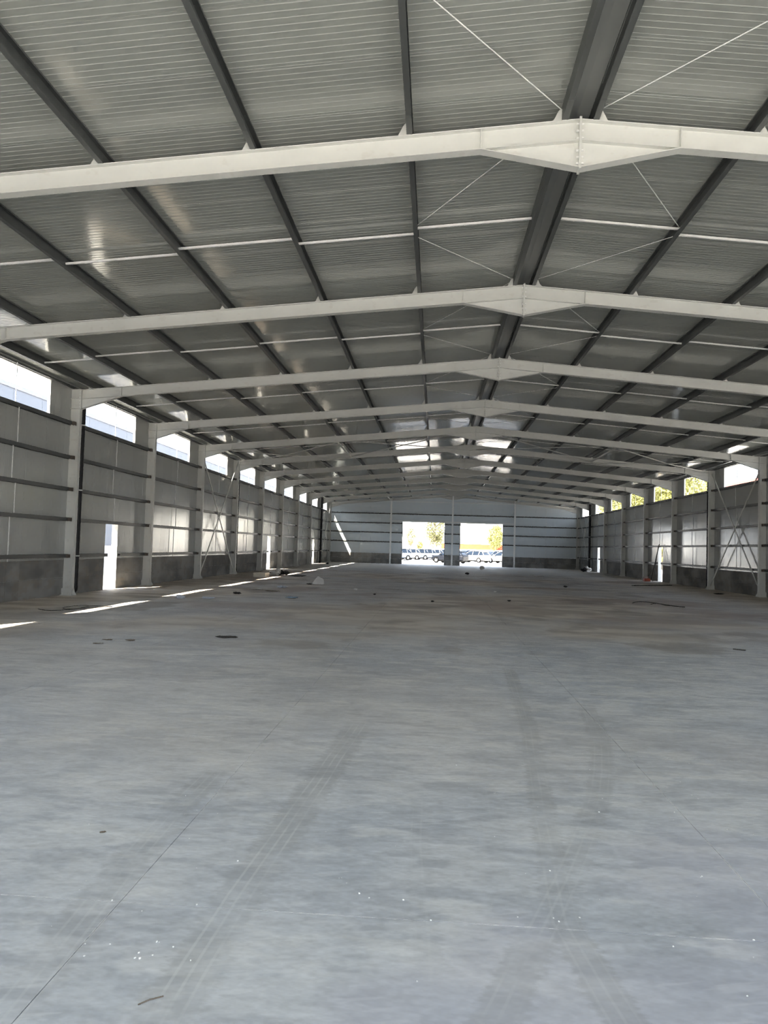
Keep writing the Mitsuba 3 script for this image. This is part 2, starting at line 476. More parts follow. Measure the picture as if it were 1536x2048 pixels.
    for i, d in DOORS[s].items():
        ndoor += 1
        dn = struct(f'door_{ndoor}')
        part(dn, 'door_lining', cat([box(X(XW - 0.005), X(XW + 0.19), d - 0.001, d + 0.02, 0, 2.15), box(X(XW - 0.005), X(XW + 0.19), d + 0.98, d + 1.001, 0, 2.15),
                                     box(X(XW - 0.005), X(XW + 0.19), d, d + 1.0, 2.13, 2.152)]), 'white_paint')

# ------------------------------------------------------------------ end walls (far one in view, near one behind the camera)


def end_wall(key, Y, n, d0, d1, near):
    """inner face at Y, outside towards n (+1 / -1); two gateways"""
    W = struct(key)
    gates = [(-11.0, -0.1), (0.1, 11.0)] if near else [(-4.85, -0.76), (0.77, 4.86)]
    gh = 4.85 if near else 4.15
    yo = lambda a: Y + n * a
    edges = [-12.2, -11, -10, -9, -8, -7, -6, -4.85, -3.84, -2.8, -1.78, -0.76, 0.0, 0.77, 1.79, 2.8, 3.84, 4.86, 6, 7, 8, 9, 10, 11, 12.2]
    for a, b in zip(edges[:-1], edges[1:]):
        ingate = any(p <= (a + b) / 2 <= q for p, q in gates)
        z0 = gh if ingate else CON + 0.01
        # ribbed face, top cut to the roof slope
        pts = rib_profile(b - a, 0.1, 0.010, 0.006, 0.0025, 0.003, 0.008)
        bot = np.array([(a + x, Y - n * o, z0) for x, o in pts])
        top = bot.copy()
        top[:, 2] = [zroof(x) - 0.003 for x in top[:, 0]]
        face = strip(bot, top)
        m = face
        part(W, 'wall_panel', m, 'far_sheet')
    back = []
    for a, b in ((-12.28, gates[0][0]), (gates[0][1], gates[1][0]), (gates[1][1], 12.28)):
        poly = [(a, 0), (b, 0), (b, zroof(b)), *([(0, zroof(0))] if a < 0 < b else []), (a, zroof(a))]
        back.append(xz_plate(poly, min(yo(0.012), yo(0.1)), max(yo(0.012), yo(0.1))))
    for a, b in gates:
        back.append(xz_plate([(a, gh), (b, gh), (b, zroof(b)), (a, zroof(a))], min(yo(0.012), yo(0.1)), max(yo(0.012), yo(0.1))))
    part(W, 'outer_sheet', cat(back), 'outer_sheet')
    ext = [(-12.0, -9.0), (-9.0, -6.0), (-6.0, -4.85), (-0.76, 0.0), (0.0, 0.77), (4.86, 6.0), (6.0, 9.0), (9.0, 12.0)]
    for a, b in (ext if not near else []):
        for z0, z1 in ((0.0, 0.492), (0.502, CON)):
            part(W, 'concrete_block', box(a + 0.004, b - 0.004, yo(-0.06), yo(0.01), z0, z1), 'wall_concrete')
    # girts between the posts
    spans = [(-11.9, -6.08), (-5.92, -0.08), (0.08, 5.92), (6.08, 11.9)]
    for z in ((2.12, 3.04, 3.96, 5.3) if near else (2.12, 3.04, 3.96, 4.89)):
        for a, b in spans:
            runs = [(a, b)]
            if z < gh and (near or (abs(a) < 6 and abs(b) < 6)):
                p, q = gates[0] if a < 0 else gates[1]
                runs = [] if near else [(a, p), (q, b)]
            for c, d in runs:
                m = cat([box(c, d, yo(-0.10), yo(-0.096), z - 0.055, z + 0.055), box(c, d, yo(-0.10), yo(-0.002), z + 0.05, z + 0.055), box(c, d, yo(-0.10), yo(-0.002), z - 0.055, z - 0.05)])
                part(W, 'girt', m, 'galvanised')
    for a, b in spans[1:3]:
        part(W, 'gate_lintel', box(a, b, yo(-0.10), yo(-0.002), gh - 0.02, gh + 0.09), 'light_bar', label='pale steel lintel over the gateway')
    part(W, 'head_strut', box(-5.9, 5.9, yo(-0.06), yo(-0.01), 6.08, 6.14), 'light_bar')
    for p, q in gates:
        for e, o in ((p, -1), (q, 1)):
            part(W, 'gate_jamb', box(min(e, e + o * 0.04), max(e, e + o * 0.04), yo(-0.03), yo(0.11), 0, gh), 'galvanised')
    for x in (-9.0, 9.0):
        part(W, 'sag_rod', rod((x, yo(-0.05), CON), (x, yo(-0.05), 6.1), 0.012, 6), 'light_bar')
    for x in (-6.0, 0.0, 6.0):
        h = ztop(x) - 0.05
        y = Y - n * 0.1
        part(W, 'wind_post', cat([box(x - 0.075, x + 0.075, y - 0.09, y - 0.08, 0, h), box(x - 0.075, x + 0.075, y + 0.08, y + 0.09, 0, h), box(x - 0.005, x + 0.005, y - 0.08, y + 0.08, 0, h)]), 'chip_white', label='white steel post')


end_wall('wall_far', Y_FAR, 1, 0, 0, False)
end_wall('wall_near', Y_NEAR, -1, 0, 0, True)

# ------------------------------------------------------------------ portal frames
ORD = ['first', 'second', 'third', 'fourth', 'fifth', 'sixth', 'seventh', 'eighth', 'ninth', 'tenth', 'eleventh', 'twelfth']
FW, FT, WT = 0.15, 0.012, 0.009


def i_rafter(s, y):
    x0, x1 = 0.006, XF + 0.002
    ms = []
    z = lambda x, o: ztop(x) - o
    ms.append(xz_plate([(s * x0, z(x0, FT)), (s * x1, z(x1, FT)), (s * x1, z(x1, HD - FT)), (s * x0, z(x0, HD - FT))], y - WT / 2, y + WT / 2))
    for o in (0.0, HD - FT):
        ms.append(xz_plate([(s * x0, z(x0, o)), (s * x1, z(x1, o)), (s * x1, z(x1, o + FT)), (s * x0, z(x0, o + FT))], y - FW / 2, y + FW / 2))
    return cat(ms)


def haunch(s, xa, xb, za, y):
    """tapered piece under the rafter from depth za at xa to nothing at xb; web and bottom flange"""
    zb = ztop(xb) - HD
    top = ztop(xa) - HD
    return cat([xz_plate([(s * xa, top), (s * xb, zb), (s * xa, za)], y - WT / 2, y + WT / 2),
                xz_plate([(s * xa, za), (s * xb, zb), (s * xb, zb + FT), (s * xa, za + FT)], y - FW / 2, y + FW / 2)])


def column_mesh(s, y):
    x0, x1 = s * XF, s * (XW + 0.03)
    lo, hi = min(x0, x1), max(x0, x1)
    zc = ztop(XF) - 0.002
    ms = [box(lo + FT, hi - FT, y - WT / 2, y + WT / 2, 0.02, zc), box(lo, lo + FT, y - FW / 2, y + FW / 2, 0.02, zc), box(hi - FT, hi, y - FW / 2, y + FW / 2, 0.02, zc),
          box(lo, hi, y - FW / 2, y + FW / 2, zc, zc + 0.012)]
    for z in (5.345, ztop(XF) - HD + 0.006):
        ms.append(box(lo + FT, hi - FT, y - FW / 2 + 0.004, y + FW / 2 - 0.004, z - 0.005, z + 0.005))
    return cat(ms)


def base_mesh(s, y):
    c = s * (XF + XW + 0.03) / 2
    ms = [box(c - 0.24, c + 0.17 if s > 0 else c + 0.24, y - 0.16, y + 0.16, 0.0, 0.022) if False else box(c - 0.2, c + 0.2, y - 0.16, y + 0.16, 0.0, 0.022)]
    for yy in (y - 0.082, y + 0.082):
        poly = [(c - 0.195, 0.022), (c + 0.195, 0.022), (c + 0.195, 0.06), (c + 0.165, 0.2), (c - 0.165, 0.2), (c - 0.195, 0.06)]
        ms.append(xz_plate(poly, yy - 0.006, yy + 0.006))
    for px in (-0.17, -0.08, 0.08, 0.17):
        ms.append(rod((c + px, y - 0.125, 0.02), (c + px, y - 0.125, 0.075), 0.014, 8))
        ms.append(rod((c + px, y + 0.125, 0.02), (c + px, y + 0.125, 0.075), 0.014, 8))
    # flared gusset towards the hall
    e = s * XF
    ms.append(xz_plate([(e, 0.022), (e - s * 0.11, 0.022), (e - s * 0.10, 0.05), (e, 0.2)], y - 0.006, y + 0.006))
    return cat(ms)


PURLINS = [0.22, 2.13, 4.10, 6.06, 8.10, 10.17, 11.58]
bolt_mesh = trimesh.creation.cylinder(0.014, 0.032, sections=6)
bolt_mesh.apply_transform(trimesh.transformations.rotation_matrix(math.pi / 2, (0, 1, 0)))
BOLT = ply(bolt_mesh, 'light_bar')
for i in range(-1, 13):
    y = YC(i)
    if i < 1:
        lab = 'white steel portal frame overhead and behind, out of the view' if i == 0 else 'white steel portal frame of the near end wall, behind the view'
    elif i == 1:
        lab = 'nearest white steel portal frame, its bolted ridge joint near the top of the view'
    elif i == 12:
        lab = 'white steel portal frame farthest away, standing against the far end wall'
    else:
        lab = f'{ORD[i - 1]} white steel portal frame from the camera, with columns, sloping rafters and haunched ridge'
    fr = thing('portal_frame', lab, 'steel frame', 'row of white portal frames')
    for s in (-1, 1):
        part(fr, 'column', column_mesh(s, y), 'white_paint')
        part(fr, 'base_plate', base_mesh(s, y), 'white_paint')
        part(fr, 'rafter', i_rafter(s, y), 'white_paint')
        part(fr, 'ridge_haunch', haunch(s, 0.006, 1.21, 6.352, y), 'white_paint')
        part(fr, 'eave_haunch', haunch(s, XF - 0.004, 10.72, 5.335, y), 'white_paint')
        # stiffener plates at the haunch ends, end plates of the joints
        for x in (1.21, 10.72):
            part(fr, 'stiffener', box(s * x - 0.005, s * x + 0.005, y - FW / 2 + 0.003, y + FW / 2 - 0.003, ztop(x) - HD + FT, ztop(x) - FT), 'white_paint')
        part(fr, 'ridge_plate', box(s * 0.0005, s * 0.014, y - FW / 2 - 0.01, y + FW / 2 + 0.01, 6.335, 6.985), 'white_paint')
        part(fr, 'knee_plate', box(s * (XF - 0.016), s * XF, y - FW / 2 - 0.005, y + FW / 2 + 0.005, 5.32, ztop(XF) + 0.012), 'white_paint')
        if 1 <= i <= 4:
            for q, z in enumerate((6.41, 6.49, 6.575, 6.73, 6.82, 6.905)):
                part(fr, 'bolt', BOLT, None, tw=T().translate([s * 0.028, y - 0.048, z]))
        if 3 <= i <= 5:
            kb = []
            for z in np.linspace(5.40, 5.84, 6):
                b = bolt_mesh.copy()
                b.apply_translation((s * (XF + 0.022), y - 0.05, z))
                kb.append(b)
            for b in kb[::1]:
                part(fr, 'bolt', b, 'light_bar')
        # triangular cleats that hold the purlins
        if i >= 0:
            for x in PURLINS:
                xx = x + 0.006
                z = ztop(xx)
                part(fr, 'purlin_cleat', xz_plate([(s * xx, z - 0.004), (s * (xx + 0.11), z - 0.012), (s * (xx + 0.045), z + 0.12), (s * (xx + 0.02), z + 0.15), (s * xx, z + 0.15)], y - 0.055, y - 0.047), 'white_paint')

# ------------------------------------------------------------------ purlins: one run along the hall each, spans between the frames


def c_section(s, x, y0, y1, grow=0.0):
    """channel opening to the ridge; web on the eave side"""
    zb = ztop(x) + 0.004 - grow
    h, w, t, lip = 0.196 + grow, 0.07, 0.003 + grow, 0.02
    xw, xi = x, x - w
    f = lambda a, b, c, d: box(s * a, s * b, y0, y1, c, d)
    return cat([f(xw - t, xw + grow, zb, zb + h), f(xi, xw, zb, zb + t), f(xi, xw, zb + h - t, zb + h), f(xi, xi + t, zb, zb + lip), f(xi, xi + t, zb + h - lip, zb + h)])


PL = ['purlin nearest the ridge', 'first purlin out from the ridge pair', 'second purlin out from the ridge pair', 'third purlin out from the ridge pair', 'fourth purlin out from the ridge pair', 'fifth purlin out from the ridge pair', 'purlin along the eave']
for s, sd in ((-1, 'left'), (1, 'right')):
    for q, x in enumerate(PURLINS):
        pk = thing('roof_purlin', f'dark grey steel {PL[q]} on the {sd} roof slope', 'purlin', 'roof purlins')
        for i in range(-1, 12):
            a, b = YC(i), YC(i + 1)
            part(pk, 'span', c_section(s, x, a + (0.0 if i > -1 else -0.05), b - 0.004), 'galvanised')
        for i in range(1, 6):
            part(pk, 'sleeve', c_section(s, x, YC(i) - 0.5, YC(i) + 0.5, 0.003), 'galvanised')
        # pale tie bars to the next purlin up, at midspan, staggered from gap to gap
        if q > 0:
            for i in range(0, 12):
                ym = YC(i) + 3.0 + (0.0 if q % 2 else 0.22)
                x0, x1 = PURLINS[q - 1] + 0.002, x - 0.005
                h = 0.10
                part(pk, 'tie_bar', bar((s * x0, ym, ztop(x0) + h), (s * x1, ym, ztop(x1) + h), 0.034), 'light_bar')
        if q == 1:
            for i in range(0, 12):
                ym = YC(i) + 3.0
                for yy, dy in ((YC(i) + 0.03, -0.04), (YC(i + 1) - 0.09, 0.30)):
                    part(pk, 'tie_wire', rod((s * 0.235, yy, ztop(0.235) + 0.12), (s * (x - 0.01), ym + dy, ztop(x) + 0.10), 0.0065, 6), 'light_bar')

# ------------------------------------------------------------------ bracing in bays 5-6 and 11-12
for i, where in ((5, 'in the nearer braced bay'), (11, 'by the far end wall')):
    ya, yb = YC(i), YC(i + 1)
    for s, sd in ((-1, 'left'), (1, 'right')):
        wb = thing('wall_brace', f'crossed white bars bracing the {sd} wall {where}', 'brace', 'wall bracing')
        X = s * (XF + 0.10)
        for (y0, z0, y1, z1, o) in ((ya + 0.02, 5.45, yb - 0.06, 0.16, 0.0), (yb - 0.06, 5.75, ya + 0.06, 0.16, 0.035)):
            part(wb, 'brace_bar', bar((X + o, y0, z0), (X + o, y1, z1), 0.07, 0.03, (1, 0, 0)), 'white_paint')
        rb = thing('roof_brace', f'white bars crossing under the {sd} roof slope {where}', 'brace', 'roof bracing')
        zz = lambda x, o: ztop(x) - o
        P = lambda x, yy, o: (s * x, yy, zz(x, o))
        part(rb, 'brace_bar', bar(P(0.3, ya + 0.08, 0.16), P(6.0, yb - 0.08, 0.18), 0.06, 0.03), 'white_paint')
        part(rb, 'brace_bar', bar(P(6.0, ya + 0.08, 0.18), P(0.3, yb - 0.08, 0.22), 0.06, 0.03), 'white_paint')
        part(rb, 'longitudinal_bar', bar(P(6.08, ya + 0.08, 0.2), P(6.08, yb - 0.08, 0.2), 0.06, 0.06), 'white_paint')
        mid = (s * 9.0, (ya + yb) / 2, 5.86)
        for e in (P(6.0, ya + 0.08, 0.26), P(XF - 0.05, yb - 0.08, 0.10), P(6.0, yb - 0.08, 0.26), P(XF - 0.05, ya + 0.08, 0.10)):
            part(rb, 'brace_bar', bar(e, mid, 0.06, 0.03), 'white_paint')

# ------------------------------------------------------------------ black downpipes beside columns
for s, i, r, lab in ((-1, 3, 0.078, 'black downpipe beside the nearest column in view on the left'), (-1, 6, 0.055, 'black downpipe beside the far column of the braced bay on the left'),
                     (-1, 11, 0.10, 'thick black downpipe near the far end of the left wall'), (1, 6, 0.055, 'black downpipe beside the far column of the braced bay on the right'),
                     (1, 11, 0.10, 'thick black downpipe near the far end of the right wall')):
    y = YC(i) + (0.27 if i < 11 else -0.32)
    x = s * (XF + (0.07 if i < 11 else 0.01))
    dp = thing('downpipe', lab, 'pipe')
    part(dp, 'pipe', rod((x, y, 0.22), (x, y, 5.95 if i < 11 else 5.9), r, 14), 'black_plastic', smooth=40)
    part(dp, 'pipe_elbow', tube([(x, y, 0.26), (x, y, 0.2), (x + s * 0.03, y, 0.13), (x + s * 0.07, y, 0.10), (x + s * 0.11, y, 0.09)], r * 1.08, 12), 'black_plastic', smooth=True)
    for z in (1.12, 3.02, 4.91):
        part(dp, 'pipe_clip', trimesh.creation.annulus(r, r + 0.008, 0.03, sections=14, transform=trimesh.transformations.translation_matrix((x, y, z))), 'light_bar')

# ------------------------------------------------------------------ rubbish on the floor
def crumple(cx, cy, rx, ry, h, seed, sub=3, sharp=0.6, angle=0.0):
    m = trimesh.creation.icosphere(subdivisions=sub)
    v = m.vertices.copy()
    n1 = meshkit.fbm(v * 2.3 + seed * 7.7, 4, seed)
    n2 = meshkit.fbm(v * 5.1 + seed * 3.3, 3, seed + 5)
    v *= (0.65 + sharp * (n1 - 0.5) * 2 + 0.35 * (n2 - 0.5))[:, None]
    v[:, 2] = (v[:, 2] + 0.75) / 1.5
    v[:, 2] = np.maximum(v[:, 2], 0.0) * h
    c, s_ = math.cos(angle), math.sin(angle)
    x, y = v[:, 0] * rx * 1.4, v[:, 1] * ry * 1.4
    m.vertices = np.stack([cx + c * x - s_ * y, cy + s_ * x + c * y, v[:, 2] + 0.001], 1)
    return m


def flake(pts, z0=0.001, t=0.012, curl=0.0):
    m = trimesh.creation.extrude_polygon(Polygon(pts), t, engine='earcut')
    if curl:
        m = m.subdivide().subdivide()
        v = m.vertices.copy()
        v[:, 2] += curl * meshkit.fbm(v * 9.0, 3, 2)
        m.vertices = v
    m.apply_translation((0, 0, z0))
    return m


def around(cx, cy, rx, ry, n, seed, ang=0.0):
    r = random.Random(seed)
    out = []
    for k in range(n):
        a = 2 * math.pi * k / n
        q = 0.65 + 0.5 * r.random()
        x, y = rx * q * math.cos(a), ry * q * math.sin(a)
        out.append((cx + x * math.cos(ang) - y * math.sin(ang), cy + x * math.sin(ang) + y * math.cos(ang)))
    return out


single('black_cable', tube([(-10.55, 17.0, 0.012), (-10.1, 16.8, 0.012), (-9.75, 17.1, 0.03), (-9.9, 17.9, 0.05), (-10.2, 17.5, 0.02), (-9.95, 17.2, 0.012), (-9.6, 17.6, 0.03), (-9.35, 18.2, 0.014), (-9.6, 18.3, 0.012), (-9.9, 18.0, 0.012)], 0.006),
       'black_plastic', 'thin black cable lying in loops on the floor beside the nearest sunlit strip', 'cable', smooth=True)
single('plastic_wrapper', crumple(-8.79, 21.5, 0.13, 0.11, 0.11, 3), 'film_pale', 'bluish clear crumpled plastic wrapper on the floor, the left of two', 'wrapper', smooth=25)
single('plastic_wrapper', crumple(-8.08, 21.8, 0.19, 0.10, 0.07, 5), 'film_pale', 'flat whitish crumpled plastic wrapper on the floor, the right of two', 'wrapper', smooth=25)
single('blue_board', flake([(-6.08, 23.05), (-5.79, 23.02), (-5.77, 23.4), (-6.05, 23.42)], 0.001, 0.02, 0.05), 'blue_board', 'flat dull blue piece of board lying on the dusty floor', 'board')
single('dark_scrap', flake(around(-5.16, 13.24, 0.21, 0.13, 11, 4), 0.001, 0.008, 0.02), 'dark_scrap', 'long dark scrap of rag, nearest on the left half of the floor', 'scrap')
for k, (x, y, a, b, sd, lab) in enumerate([(-6.90, 12.30, 0.13, 0.07, 11, 'small brown scrap, left of a few on the floor before the nearest sunlit strip'), (-6.55, 12.35, 0.12, 0.10, 12, 'small brown scrap, right of a few on the floor before the nearest sunlit strip'),
                                          (-6.85, 11.82, 0.14, 0.05, 13, 'small brown scrap, nearest of a few on the floor before the nearest sunlit strip')]):
    single('floor_scrap', flake(around(x, y, a * 0.75, b * 0.7, 9, sd), 0.001, 0.006, 0.018), 'brown_scrap', lab, 'scrap')
single('dark_lump', crumple(-7.92, 24.4, 0.12, 0.10, 0.07, 8, 2), 'dark_scrap', 'small black lump on the floor right of the second sunlit strip', 'lump')
single('paper_scrap', crumple(-7.90, 27.1, 0.20, 0.13, 0.05, 9), 'sack_white', 'dirty white torn paper flat on the floor among brown scraps', 'paper', smooth=25)
single('bark_scrap', flake(around(-7.15, 26.25, 0.28, 0.15, 12, 21, -0.3), 0.001, 0.012, 0.03), 'brown_scrap', 'long brown scrap beside the torn white paper on the floor', 'scrap')
single('plastic_sheet', crumple(-7.28, 28.5, 0.19, 0.14, 0.09, 14), 'film_pale', 'whitish plastic sheet crumpled beyond the torn paper', 'sheet', smooth=25)
single('dark_lump', crumple(-6.78, 31.7, 0.13, 0.14, 0.04, 15, 2), 'dark_scrap', 'small dark heap on the floor left of the white sack', 'lump')
sk = trimesh.convex.convex_hull(np.array([(-6.74, 32.1, 0.0), (-6.24, 32.1, 0.0), (-6.26, 32.5, 0.0), (-6.66, 32.5, 0.0), (-6.58, 32.2, 0.25), (-6.50, 32.25, 0.33), (-6.38, 32.22, 0.27), (-6.26, 32.2, 0.22)]))
sk = sk.subdivide().subdivide().subdivide()
sk.vertices = sk.vertices + 0.02 * (meshkit.fbm(sk.vertices * 8, 3, 4) - 0.5)[:, None] * np.array([1, 1, 0.4])
sk.vertices[:, 2] = np.maximum(sk.vertices[:, 2], 0)
single('white_sack', sk, 'sack_white', 'pale grey peaked sack standing alone on the floor', 'sack', smooth=40)
bs = thing('board_stack', 'low stack of pale boards beside the dark heap near the left wall', 'boards')
for k in range(4):
    m = box(-10.36, -9.78, 36.9, 37.9, 0.002 + 0.052 * k, 0.05 + 0.052 * k)
    m.apply_translation((-0.0, 0, 0))
    m.apply_transform(trimesh.transformations.rotation_matrix(RNG.uniform(-0.03, 0.03), (0, 0, 1), (-10.1, 37.4, 0)))
    part(bs, 'board', m, 'board_wood')
hp = thing('rubbish_heap', 'heap of black and white rubbish bags beside the stack of boards', 'rubbish')
part(hp, 'black_bag', crumple(-9.68, 39.9, 0.24, 0.34, 0.30, 31, 3, 0.4), 'dark_scrap', smooth=30)
part(hp, 'black_bag', crumple(-9.38, 40.0, 0.20, 0.28, 0.24, 32, 3, 0.4), 'dark_scrap', smooth=30)
part(hp, 'white_bag', crumple(-9.92, 39.5, 0.20, 0.24, 0.26, 33, 3, 0.4), 'sack_white', smooth=30)
part(hp, 'white_bag', crumple(-9.72, 39.55, 0.17, 0.18, 0.40, 36, 3, 0.35), 'sack_white', smooth=30)
single('dark_sheet', flake(around(-8.62, 39.3, 0.48, 0.3, 12, 35, 0.1), 0.001, 0.015, 0.04), 'dark_scrap', 'black sheet trailing flat across the floor right of the rubbish heap', 'sheet')
single('black_ball', crumple(-10.64, 64.8, 0.12, 0.12, 0.2, 41, 2, 0.2), 'black_plastic', 'small black round lump far down the left wall by the last doorway', 'lump')
pl = tube([(4.96, 26.35, 0.012), (5.5, 26.5, 0.05), (5.75, 26.4, 0.03), (5.9, 26.1, 0.02), (6.31, 25.2, 0.012)], 0.013)
single('bent_rod', pl, 'dark_scrap', 'long bent black rod lying on the right half of the floor', 'rod', smooth=True)
single('bent_rod', tube([(5.45, 25.95, 0.012), (5.7, 26.0, 0.05), (5.85, 25.8, 0.02), (6.0, 25.7, 0.012)], 0.012), 'dark_scrap', 'short black rod beside the long bent rod on the floor', 'rod', smooth=True)
single('floor_plank', bar((8.55, 40.7, 0.018), (11.2, 43.0, 0.018), 0.09, 0.03), 'dark_scrap', 'long dark plank on the floor before the red crate', 'plank')
single('dark_lump', crumple(10.7, 34.6, 0.2, 0.14, 0.06, 44, 2), 'dark_scrap', 'dark flat lump at the foot of the right wall in the braced bay', 'lump')
single('floor_stick', bar((3.70, 14.25, 0.010), (3.87, 14.12, 0.010), 0.016), 'dark_scrap', 'short dark stick lying alone on the right side of the floor', 'stick')
for x, y, r, mat, lab in [(-1.68, 23.77, 0.055, 'dark_scrap', 'left one of two dark stones in the middle of the floor'), (0.78, 25.2, 0.06, 'dark_scrap', 'right one of two dark stones in the middle of the floor'),
                          (0.47, 50.4, 0.15, 'dark_scrap', 'dark stone far off before the pier between the two gateways'), (4.42, 36.4, 0.10, 'dark_scrap', 'dark stone on the right half of the floor beyond the bent rod'),
                          (0.72, 30.2, 0.07, 'sack_white', 'small white stone in the middle of the floor'), (-4.51, 28.5, 0.10, 'sack_white', 'white crumpled scrap right of the white sack'),
                          (-3.65, 26.3, 0.05, 'dark_scrap', 'dark stone between the blue board and the middle of the floor')]:
    single('stone', crumple(x, y, r, r, r * 0.9, int(abs(x * 10)) + 3, 2, 0.3), mat, lab, 'stone')
single('white_bag', crumple(2.17, 62.7, 0.20, 0.2, 0.34, 51, 3, 0.3), 'sack_white', 'white bag standing before the right gateway', 'bag', smooth=30)
single('paper_scrap', crumple(4.94, 50.8, 0.40, 0.3, 0.10, 52), 'sack_white', 'white paper scrap on the floor before the right half of the far wall', 'paper', smooth=30)
single('white_bag', crumple(11.35, 67.0, 0.34, 0.3, 0.46, 53), 'sack_white', 'white bag by the last doorway on the right wall', 'bag', smooth=30)
single('black_bag', crumple(10.95, 66.4, 0.24, 0.3, 0.36, 54, 3), 'black_plastic', 'black bag beside the white bag by the last doorway on the right', 'bag')
single('leaning_poles', cat([bar((11.55, 48.2, 0.15), (12.04, 48.35, 2.3), 0.035), bar((11.6, 49.4, 0.0), (12.04, 48.75, 1.2), 0.03), bar((11.72, 48.5, 0.0), (12.04, 48.55, 2.15), 0.03)]),
       'dark_scrap', 'dark poles leaning in the nearer doorway of the right wall', 'poles')
cr = thing('red_crate', 'small red crate on the floor by the nearer doorway of the right wall', 'crate')
part(cr, 'side', cat([box(11.17, 11.52, 48.3, 48.32, 0.002, 0.17), box(11.17, 11.52, 48.63, 48.65, 0.002, 0.17), box(11.17, 11.19, 48.32, 48.63, 0.002, 0.17), box(11.50, 11.52, 48.32, 48.63, 0.002, 0.17)]), 'orange_paint')
part(cr, 'bottom', box(11.19, 11.50, 48.32, 48.63, 0.002, 0.02), 'orange_paint')
part(cr, 'handle', tube([(11.22, 48.31, 0.16), (11.22, 48.36, 0.24), (11.34, 48.48, 0.28), (11.47, 48.6, 0.24), (11.47, 48.64, 0.16)], 0.010), 'orange_paint', smooth=True)

# white paint chips and crumbs on the near slab: too many and too small to count
CH = [(-3.59, 4.41), (-3.21, 4.98), (-2.62, 4.02), (-2.96, 4.28), (-3.07, 3.51), (-3.02, 3.13), (-2.98, 3.04), (-2.92, 3.14), (-2.74, 3.18), (-2.66, 3.15), (-2.56, 3.06), (-2.78, 3.09), (-2.78, 3.05), (-2.72, 3.08), (-2.76, 3.05), (-1.62, 3.51),
      (-1.75, 3.69), (-1.44, 5.99), (-1.46, 5.58), (-1.37, 5.45), (-1.2, 5.36), (-0.94, 5.12), (-0.56, 5.08), (-0.48, 5.36), (-1.14, 4.07), (-1.01, 4.12), (-1.07, 3.6), (-1.05, 3.57), (-1.23, 3.59), (-0.6, 3.41), (0.16, 5.53), (0.18, 5.46),
      (-0.24, 4.15), (-0.23, 4.16), (0.16, 4.88), (-0.07, 5.15), (-0.43, 6.04), (-1.26, 4.56), (-1.67, 3.02), (-0.43, 3.07), (0.18, 5.84), (-1.91, 3.69), (-1.96, 3.73), (-2.68, 3.52), (-2.9, 3.43), (-2.5, 5.42), (-2.09, 6.39), (-2.73, 3.18), (-0.95, 3.62), (-0.23, 3.51)]
cm = []
cr_ = random.Random(3)
for k in range(260):
    x, y = CH[k] if k < len(CH) else (cr_.uniform(-4.5, 1.6), cr_.uniform(2.2, 11.0))
    r = (cr_.uniform(0.003, 0.0055) if k < len(CH) else cr_.uniform(0.001, 0.0025))
    m = trimesh.creation.icosphere(subdivisions=0, radius=r)
    m.vertices = m.vertices * np.array([1, 1.2, 0.6]) * (1 + 0.3 * np.array([[cr_.uniform(-1, 1)] for _ in range(len(m.vertices))]))
    m.apply_translation((x, y, r * 0.5))
    cm.append(m)
scene['paint_chips'] = ply(cat(cm), 'chip_white')
labels['paint_chips'] = {'label': 'white paint chips and crumbs scattered over the near concrete slab', 'category': 'paint chips', 'kind': 'stuff'}
single('floor_twig', tube([(-2.65, 2.75, 0.004), (-2.62, 2.78, 0.006), (-2.58, 2.81, 0.004)], 0.0025, 5), 'brown_scrap', 'short brown twig on the slab at the lower left', 'twig', smooth=True)
single('dry_leaf', flake(around(-3.46, 4.30, 0.022, 0.012, 8, 66, 0.6), 0.001, 0.002, 0.006), 'brown_scrap', 'small dry brown leaf on the slab at the left', 'leaf')

# ------------------------------------------------------------------ outside
struct('ground')
scene['ground'] = ply(box(-250, 250, -120, 420, -0.6, -0.02), 'ground')


def corrugated(x, y0, y1, z0, z1, s, key, name, mat, pitch=1.0):
    k = y0
    while k < y1 - 0.01:
        part(key, name, box(x, x + s * 0.05, k + 0.01, min(k + pitch, y1) - 0.01, z0, z1), mat)
        k += pitch


nb = thing('neighbour_hall', 'long pale grey-blue metal hall beyond the left windows', 'building')
NX = -24.0
part(nb, 'wall', box(NX - 14, NX - 0.02, -30, 130, -0.02, 9.4), 'neighbour_sheet')
corrugated(NX, 6, 114, 1.2, 9.35, -1, nb, 'cladding_panel', 'neighbour_sheet', 3.0)
part(nb, 'parapet', box(NX - 14.05, NX + 0.05, -30.05, 130.05, 9.4, 9.62), 'neighbour_trim')
part(nb, 'plinth', box(NX - 0.02, NX + 0.02, -30, 130, -0.02, 1.15), 'white_wall')

wb = thing('white_building', 'white building with red roof edge beyond the right windows', 'building')
part(wb, 'wall', box(45, 62, 105, 150, -0.02, 12.9), 'white_wall')
part(wb, 'roof_edge', box(44.8, 62.2, 104.8, 150.2, 12.9, 13.25), 'red_trim')
for k in range(6):
    part(wb, 'window', box(44.97, 45.0, 108 + 6 * k, 111 + 6 * k, 9.0, 10.8), 'car_glass')

